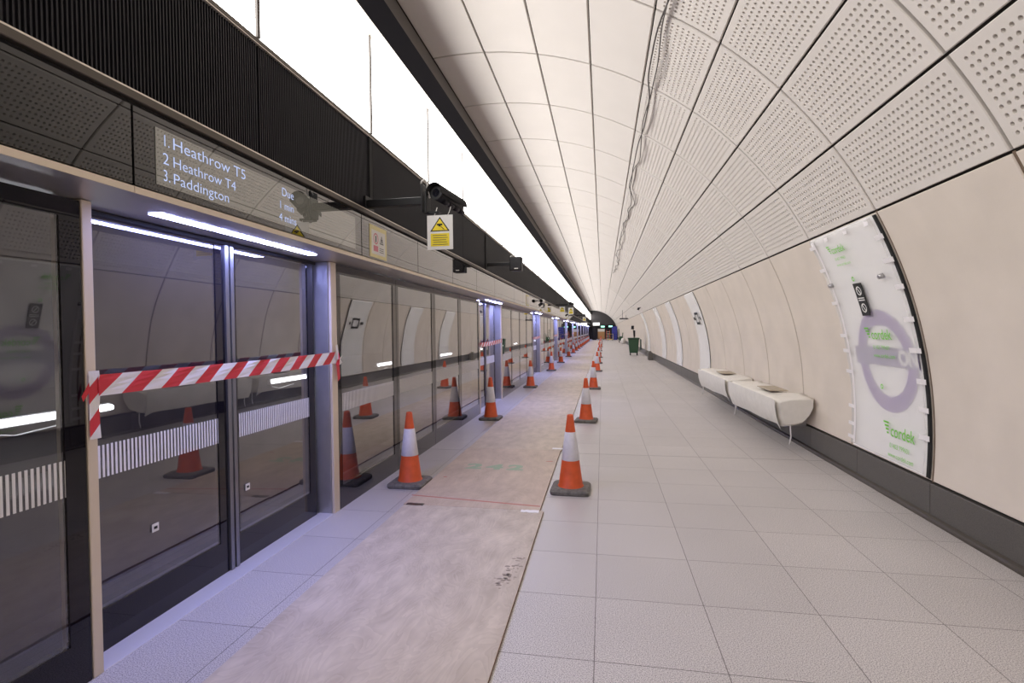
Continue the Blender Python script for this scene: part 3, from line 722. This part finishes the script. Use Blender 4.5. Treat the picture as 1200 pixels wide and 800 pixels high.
def cordek(mb, yc, th, s, txt=True, off=.045):
    f_ = lambda u0, v0: (lambda u, v: WP(yc-(u0+u)*s, th+((v0+v)*s)/RR/R2D, off))
    text_to(mb, 'cordek', .17, f_(0, 0), bold=.0015, width=.42)
    for k, (a, b) in enumerate(((0, .10), (.02, .10), (.04, .10), (.065, .10))):
        z = .12-.035*k; g_ = f_(-.13, z); mb.quad([g_(a, 0), g_(b, 0), g_(b, .02), g_(a, .02)])
    if txt:
        text_to(mb, '01403 799601', .07, f_(-.01, -.12), width=.34)
        text_to(mb, 'www.cordek.com', .07, f_(-.03, -.215), width=.44)
mb = MB(); cordek(mb, 5.50, 23.1, .62); cordek(mb, 5.30, 11.1, .80); cordek(mb, 5.14, -1.0, .88)
mb.loops([disc_pts(5.32, 19.2, .025, 10, .046), disc_pts(5.32, 19.2, .012, 10, .046)]); mb.loops([disc_pts(5.25, 5.0, .025, 10, .046), disc_pts(5.25, 5.0, .012, 10, .046)])
tag(B('lettering', mb, M['green'], fo), 'green printed lettering')
# black gap strip and tape tabs
mb = MB()
for k in range(24):
    t0, t1 = T0+.3+(T1-T0-.6)*k/24, T0+.3+(T1-T0-.6)*(k+1)/24
    mb.quad([WP(4.615, t0, .006), WP(4.668, t0, .006), WP(4.668, t1, .006), WP(4.615, t1, .006)])
    mb.quad([WP(4.608, t0, .006), WP(4.615, t0, .02), WP(4.615, t1, .02), WP(4.608, t1, .006)])
B('dark_gap', mb, M['blackmat'], fo)
def tab(pts):
    mb = MB(); mb.loops([[Vector(p)+Vector((.002, 0, 0)) for p in pts], pts], caps=True); B('tape_tab', mb, M['tapew'], fo)
for th in (23, 20.2, 17.0, 13.2, 9.6, 6.1, 2.9, -.2):
    j = random.uniform(-.03, .02); tab([WP(4.60, th, .034), WP(4.74+j, th, .037), WP(4.74+j, th+.6, .037), WP(4.60, th+.6, .034)])
for th in (24.5, 21, 16, 11.2, 9, 6, 1, -1.5, -3.4): tab([WP(5.82, th, .038), WP(5.96, th, .034), WP(5.96, th+.5, .034), WP(5.82, th+.5, .038)])
for yy in (4.72, 5.1, 5.5, 5.82): tab([WP(yy, T1-1.1, .036), WP(yy+.07, T1-1.1, .036), WP(yy+.07, T1-.2, .022), WP(yy, T1-.2, .022)])
mb = MB()
for k in range(24):
    t0, t1 = T0+.8+(T1-T0-1.4)*k/24, T0+.8+(T1-T0-1.4)*(k+1)/24
    mb.quad([WP(5.80, t0, .037), WP(5.83, t0, .040), WP(5.83, t1, .040), WP(5.80, t1, .037)])
B('edge_tape', mb, M['tapew'], fo)
mb = MB()
for yy in (4.83, 5.80):
    p = Vector(WP(yy, 18.9, .03)); q = Vector(WP(yy, 18.9, .075)); mb.tube([p, q], [.025, .018], 8)
B('bolts', mb, M['steel'], fo)
# black prohibition notice
mb = MB(); h_ = .16/RR/R2D
for k in range(4):
    t0, t1 = 16.4-h_+2*h_*k/4, 16.4-h_+2*h_*(k+1)/4
    mb.quad([WP(5.365, t0, .047), WP(5.215, t0, .047), WP(5.215, t1, .047), WP(5.365, t1, .047)])
    mb.quad([WP(5.215, t0, .047), WP(5.215, t0, .042), WP(5.215, t1, .042), WP(5.215, t1, .047)])
pn = B('prohibition_notice', mb, M['blackmat']); tag(pn, 'black notice with two white circles stuck on the film over the roundel', 'notice')
mb = MB()
for dz in (1.15, -1.15):
    mb.loops([disc_pts(5.29, 16.4+dz, .045, 20, .0485), disc_pts(5.29, 16.4+dz, .034, 20, .0485)])
    mb.quad([WP(5.315, 16.4+dz+.35, .0485), WP(5.305, 16.4+dz+.45, .0485), WP(5.265, 16.4+dz-.35, .0485), WP(5.275, 16.4+dz-.45, .0485)])
for k in (-.18, .1): mb.quad([WP(5.345, 16.4+k, .0485), WP(5.235, 16.4+k, .0485), WP(5.235, 16.4+k+.14, .0485), WP(5.345, 16.4+k+.14, .0485)])
B('printed_symbols', mb, M['white'], pn)
for a, b, lb in ((13.16, 14.45, 'white film covering the wall panel just past the sheeted benches'), (17.6, 18.85, 'white film on the wall beyond the benches, second from the large printed one'),
              (21.9, 23.3, 'white film on the wall panel farther along, third past the benches'), (29.2, 30.5, 'white film on the wall panel level with the green bin')):
    ff = film(a+.05, b, lb, 'white films taped over wall panels')
    mb = MB()
    for k in range(12):
        t0, t1 = T0+.3+(T1-T0-.6)*k/12, T0+.3+(T1-T0-.6)*(k+1)/12; mb.quad([WP(a-.02, t0, .006), WP(a+.04, t0, .006), WP(a+.04, t1, .006), WP(a-.02, t1, .006)])
    B('dark_gap', mb, M['blackmat'], ff)
    if a < 14:
        mb = MB(); y_, t_ = 13.75, 16.5
        for (u0, u1, v0, v1) in ((-.22, .22, -.16, -.1), (-.22, .22, .1, .16), (-.22, -.16, -.16, .16), (.16, .22, -.16, .16), (-.5, -.3, -.04, .04), (.3, .42, -.04, .04)):
            mb.quad([WP(y_-u0, t_+v0*13.7, .04), WP(y_-u1, t_+v0*13.7, .04), WP(y_-u1, t_+v1*13.7, .04), WP(y_-u0, t_+v1*13.7, .04)])
        B('black_frame_print', mb, M['blackmat'], ff)

# ------------------------------------------------------------------ sheeted benches
def bench(y0, y1, seed, label):
    e = empty('sheeted_bench', (2.3, (y0+y1)/2, 0)); tag(e, label, 'bench', 'benches wrapped in white plastic sheet')
    o0 = Vector((2.3, (y0+y1)/2, 0))
    # section of the sheet (x, z) from wall back edge over the top to under the front
    sec = [(2.585, .675), (2.50, .685), (2.38, .68), (2.26, .675), (2.17, .665), (2.13, .64), (2.125, .58), (2.14, .50), (2.165, .42), (2.195, .34), (2.23, .32), (2.34, .33), (2.46, .37), (2.53, .45), (2.575, .55)]
    mb = MB(); n = 46; L = []
    for i in range(n+1):
        t = i/n; yy = y0+(y1-y0)*t; l = []
        endk = min(t, 1-t)*n
        shr = 1 if endk > 2 else (.82+.18*math.sin(endk/2*math.pi/2))
        for (x, z) in sec:
            cx_, cz_ = 2.40, .56
            xx = cx_+(x-cx_)*shr; zz = cz_+(z-cz_)*shr
            nn = noise.noise(Vector((yy*2.2+seed, x*5, z*5)))*.022+noise.noise(Vector((yy*7+seed, x*13, z*13)))*.009
            l.append(Vector((xx+nn, yy, zz+nn*1.2))-o0)
        L.append(l)
    mb.loops(L, smooth=True, caps=True); B('plastic_sheet', mb, M['sheet'], e)
    mb = MB()
    pts = [(2.118, y0+.02, .64), (2.118, y1-.1, .64), (2.19, y1-.15, .27), (2.17, y0+.35, .34), (2.165, y0-.02, .33)]
    m_ = 14; Lp = []
    for i in range(m_+1):
        t = i/m_; yy = y0+(y1-y0)*t; zb = .335-.06*t+.006*math.sin(t*11+seed)-(0.06 if i == 0 else 0)
        Lp.append([Vector((2.112-.03*math.sin(k/4*3)+.085*(k/4)+.003*math.sin(yy*11+k), yy, .665+(zb-.665)*k/4))-o0 for k in range(5)])
    mb.loops(Lp, closed=False, smooth=True); B('hanging_sheet_edge', mb, M['sheet'], e)
    mb = MB()
    for yy in (y0+.25, y1-.25): mb.cbox(2.36-o0.x, 2.56-o0.x, yy-.03-o0.y, yy+.03-o0.y, .30, .50, .006)
    B('bracket', mb, M['steel'], e)
    mb = MB()
    for yy, x in ((y0+.03, 2.30), (y1-.1, 2.2)): mb.tube([(x-o0.x, yy-o0.y, .36), (x+.01-o0.x, yy-o0.y, .2), (x-.01-o0.x, yy-o0.y, .10)], .008, 6)
    B('dangling_ties', mb, M['tapew'], e)
    return e
bench(6.86, 9.28, 1., 'long bench wrapped in white plastic sheet against the wall, nearest the camera')
bench(9.5, 12.1, 5., 'second bench wrapped in white plastic sheet, behind the nearer one')
for x, y_, lb in ((2.33, 7.75, 'flat cardboard piece lying on the nearer wrapped bench'), (2.33, 10.5, 'flat cardboard piece lying on the farther wrapped bench')):
    mb = MB(); mb.cbox(x-.10, x+.14, y_-.28, y_+.28, .705, .717, .002); o = B('cardboard_piece', mb, mat('cardboard', (.42, .36, .28), .8)); o.rotation_euler = (0, 0, 0); tag(o, lb, 'cardboard', 'cardboard pieces on the benches')

# ------------------------------------------------------------------ hanging cable on the ceiling
pts = []; xs = {}
clip = [(-1.0, 50.0), (3.2, 57.3), (4.6, 59.5)]
Tc = 59.6
cl = [1.8, 3.2, 4.6, 5.95, 7.31, 8.71, 10.16, 11.62, 13.12, 14.57, 16.02, 17.47, 18.92, 20.37, 21.82, 23.27, 24.72]
for a, b in zip(cl[:-1], cl[1:]):
    for k in range(10):
        t = k/10; sag = .09*4*t*(1-t)*(1+.5*math.sin(a*7)); p = Vector(S(Tc-.25+.5*math.sin(a*3), a+(b-a)*t, RR-.03-sag*.6)); p.x += .10*4*t*(1-t)*(.6+.5*math.sin(a*5)); pts.append(p)
for _ in range(4): pts = [pts[0]]+[(pts[i-1]+pts[i]*2+pts[i+1])/4 for i in range(1, len(pts)-1)]+[pts[-1]]
mb = MB(); mb.tube(pts, .008, 6)
pts2 = [p+Vector((.05*math.sin(i*.31)+.02, 0, -.01-.015*math.cos(i*.7))) for i, p in enumerate(pts)]; mb.tube(pts2[4:], .006, 6)
tag(B('hanging_cable', mb, M['cable']), 'thin dark cable looping along the perforated ceiling panels', 'cable')

# ------------------------------------------------------------------ green bin with a broom
e = empty('wheeled_bin', (1.87, 32.2, 0)); tag(e, 'dark green wheeled refuse bin standing out on the platform by the right wall', 'bin')
mb = MB()
def rs(hx, hy, z, c=.04): return [(-hx+c, -hy, z), (hx-c, -hy, z), (hx, -hy+c, z), (hx, hy-c, z), (hx-c, hy, z), (-hx+c, hy, z), (-hx, hy-c, z), (-hx, -hy+c, z)]
mb.loops([rs(.24, .26, .14), rs(.25, .28, .2), rs(.31, .34, .98), rs(.34, .37, 1.0), rs(.34, .37, 1.06), rs(.30, .33, 1.06), rs(.25, .28, .5)], caps=True); B('body', mb, M['bin'], e)
mb = MB(); mb.loops([rs(.33, .36, 1.06), rs(.30, .33, 1.10)], caps=True); lid = B('lid', mb, M['bin'], e); lid.location = (.40, 0, -.58); lid.rotation_euler = (0, math.radians(86), 0); lid.location = (-.72, 0, .78)
lid.location = (.36-1.08, 0, .62+.0)
lid.matrix_basis = Matrix.Translation((-.66, 0, .66)) @ Matrix.Rotation(math.radians(90), 4, 'Y')
mb = MB(); mb.tube([(-.34, -.38, .99), (.34, -.38, .99)], .018, 8); B('handle', mb, M['black'], e)
for sx in (-1, 1):
    for sy_ in (-1, 1):
        mb = MB(); mb.tube([(sx*.2-.03, sy_*.22, .085), (sx*.2+.03, sy_*.22, .085)], .085, 16); w_ = B('wheel', mb, M['black'], e)
        mb = MB(); mb.tube([(sx*.2-.035, sy_*.22, .085), (sx*.2+.035, sy_*.22, .085)], .035, 10); B('hub', mb, M['white'], w_)
e = empty('broom', (1.85, 32.2, .5)); tag(e, 'dark broom standing head up in the green bin', 'broom')
mb = MB(); mb.tube([(.08, 0, -.02), (0, 0, 1.1)], .018, 8); B('shaft', mb, M['black'], e)
mb = MB(); mb.cbox(-.12, .06, -.05, .05, 1.08, 1.16, .01); mb.cbox(-.11, .05, -.04, .04, 1.16, 1.30, .01); B('brush_head', mb, M['black'], e)
mb = MB(); mb.tube([(.12, 0, -.02), (.07, .02, 1.0)], .02, 8); mb.cbox(.03, .13, -.04, .04, .62, 1.02, .01); 
tag(B('mop', mb, M['black'], None, (1.85, 32.3, .5)), 'dark mop leaning beside the broom in the green bin', 'mop')
# small things by the far right wall
mb = MB(); mb.cbox(2.28, 2.52, 26.9, 27.3, 0, .38, .02); mb.cbox(2.34, 2.46, 26.95, 27.25, .38, .45, .02); o = B('toolbox', mb, M['rubber']); tag(o, 'small grey box on the floor at the wall between the bin and the benches', 'box')
# hanging fittings on the far right wall
e = empty('wall_camera', (2.15, 28.5, 2.62)); tag(e, 'small dark camera on a curved bracket high on the right wall', 'security camera')
mb = MB(); mb.tube([(.16, 0, 0), (.05, 0, .1), (-.1, 0, .13), (-.22, 0, .1)], .02, 8); B('bracket', mb, M['rib'], e)
mb = MB(); mb.tube([(-.26, 0, .0), (-.2, 0, .11)], .06, 10); B('camera_housing', mb, M['black'], e)
mb = MB(); mb.cbox(1.45, 2.2, 45, 45.12, 2.46, 2.56, .01); mb.tube([(1.7, 45.06, 2.56), (1.7, 45.06, 3.55)], .015, 6); mb.tube([(2.0, 45.06, 2.56), (2.0, 45.06, 3.0)], .015, 6)
tag(B('hanging_sign', mb, M['navy']), 'dark slim sign hung across the platform at the right, far down', 'sign')

# ------------------------------------------------------------------ far end clutter
ye = 84
def far(name, label, cat, parts):
    e = None
    for nm, f_, mt in parts:
        mb = MB(); f_(mb); o = B(nm if e else name, mb, M[mt], e)
        if not e: e = tag(o, label, cat)
    return e
far('lit_sign', 'small green lit exit sign above the far opening, left of its twin', 'sign', [('x', lambda b: b.cbox(-.25, .35, ye+1, ye+1.1, 2.0, 2.22, .01), 'ecosign')])
far('lit_sign', 'small green lit exit sign above the far opening, beside the blue stack', 'sign', [('x', lambda b: b.cbox(1.0, 1.6, ye+1, ye+1.1, 2.02, 2.24, .01), 'ecosign')])
far('hanging_lightbox', 'white lit box hanging at the far end below the dark bulkhead', 'sign', [('x', lambda b: b.cbox(-1.5, -.45, ye, ye+.15, 2.3, 2.75, .02), 'whitesign')])
far('hoarding', 'tan board hoarding at the far end of the platform', 'hoarding', [('x', lambda b: b.cbox(-.75, .35, ye+1, ye+1.1, .1, 1.3, .01), 'tan'), ('feet', lambda b: [b.cbox(x-.05, x+.05, ye+.6, ye+1.5, 0, .1, .01) for x in (-.6, .2)], 'black'), ('top_board', lambda b: b.cbox(-.75, .35, ye+1.0, ye+1.08, 1.3, 1.75, .01), 'paper')])
far('equipment_cabinet', 'black upright cabinet left of the tan hoarding at the far end', 'cabinet', [('x', lambda b: b.cbox(-1.6, -.95, ye-2, ye-1.4, 0, 2.1, .02), 'black'), ('door', lambda b: b.cbox(-1.55, -1.0, ye-2.03, ye-2, .1, 2.0, .01), 'rib')])
def steps(b):
    for s in (-1, 1):
        b.tube([(.85+s*.3, ye-4.2, 0), (.85+s*.22, ye-3.8, 1.5)], .03, 6); b.tube([(.85+s*.3, ye-3.2, 0), (.85+s*.22, ye-3.8, 1.5)], .03, 6)
def treads(b):
    for k in range(5): b.cbox(.6, 1.1, ye-4.15+.07*k, ye-4.0+.07*k, .25*(k+1), .25*(k+1)+.04, .005)
far('stepladder', 'orange and white stepladder in front of the far end', 'ladder', [('x', steps, 'orange'), ('treads', treads, 'tapew')])
far('stacked_crates', 'tall stack of blue crates at the far end beside the wall', 'crates', [('x', lambda b: [b.cbox(1.45, 2.25, ye-3, ye-2.3, .35*k, .35*k+.33, .03) for k in range(6)], 'blue')])
def trolley(b):
    b.cbox(.75, 1.5, ye-9, ye-8.2, .18, .24, .01); b.tube([(.75, ye-8.2, .2), (.75, ye-8.1, .95), (1.5, ye-8.1, .95), (1.5, ye-8.2, .2)], .025, 6)
far('flat_trolley', 'yellow flat trolley standing before the blue crates', 'trolley', [('x', trolley, 'yellow'), ('wheels', lambda b: [b.tube([(x, yy, .08), (x+.05, yy, .08)], .08, 10) for x in (.8, 1.4) for yy in (ye-8.9, ye-8.3)], 'black')])
def pump(b):
    b.cbox(2.0, 2.45, 64, 64.8, .25, .75, .04); b.tube([(2.05, 64, .7), (1.95, 63.8, 1.7)], .04, 6); b.tube([(2.4, 64, .7), (2.45, 63.9, 1.2)], .06, 6)
far('garden_style_cart', 'dark green machine cart with an upright handle by the far right wall', 'cart', [('x', pump, 'bin'), ('wheels', lambda b: [b.tube([(x, yy, .13), (x+.06, yy, .13)], .13, 12) for x in (2.0, 2.4) for yy in (64.1, 64.7)], 'black')])
far('white_sack', 'white sack on the floor behind the green bin by the wall', 'sack', [('x', lambda b: b.loops([[(2.25+.24*k_*math.cos(a*.785), 58+.3*k_*math.sin(a*.785), z) for a in range(8)] for k_, z in ((.9, 0), (1.05, .2), (1., .45), (.7, .6), (.4, .62))], smooth=True, caps=True), 'sheet')])

# ------------------------------------------------------------------ world and view
w = bpy.data.worlds.new('world'); SC.world = w; w.use_nodes = True
w.node_tree.nodes['Background'].inputs[0].default_value = (.02, .02, .02, 1); w.node_tree.nodes['Background'].inputs[1].default_value = 1
SC.view_settings.view_transform = 'Standard'; SC.view_settings.look = 'None'; SC.view_settings.gamma = 1; SC.view_settings.use_curve_mapping = False
SC.view_settings.exposure = 0.75
SC.cycles.use_denoising = True; SC.cycles.blur_glossy = 1.0; SC.cycles.use_adaptive_sampling = False
SC.cycles.max_bounces = 10; SC.cycles.diffuse_bounces = 6; SC.cycles.glossy_bounces = 5; SC.cycles.transparent_max_bounces = 10
SC.cycles.sample_clamp_indirect = 6
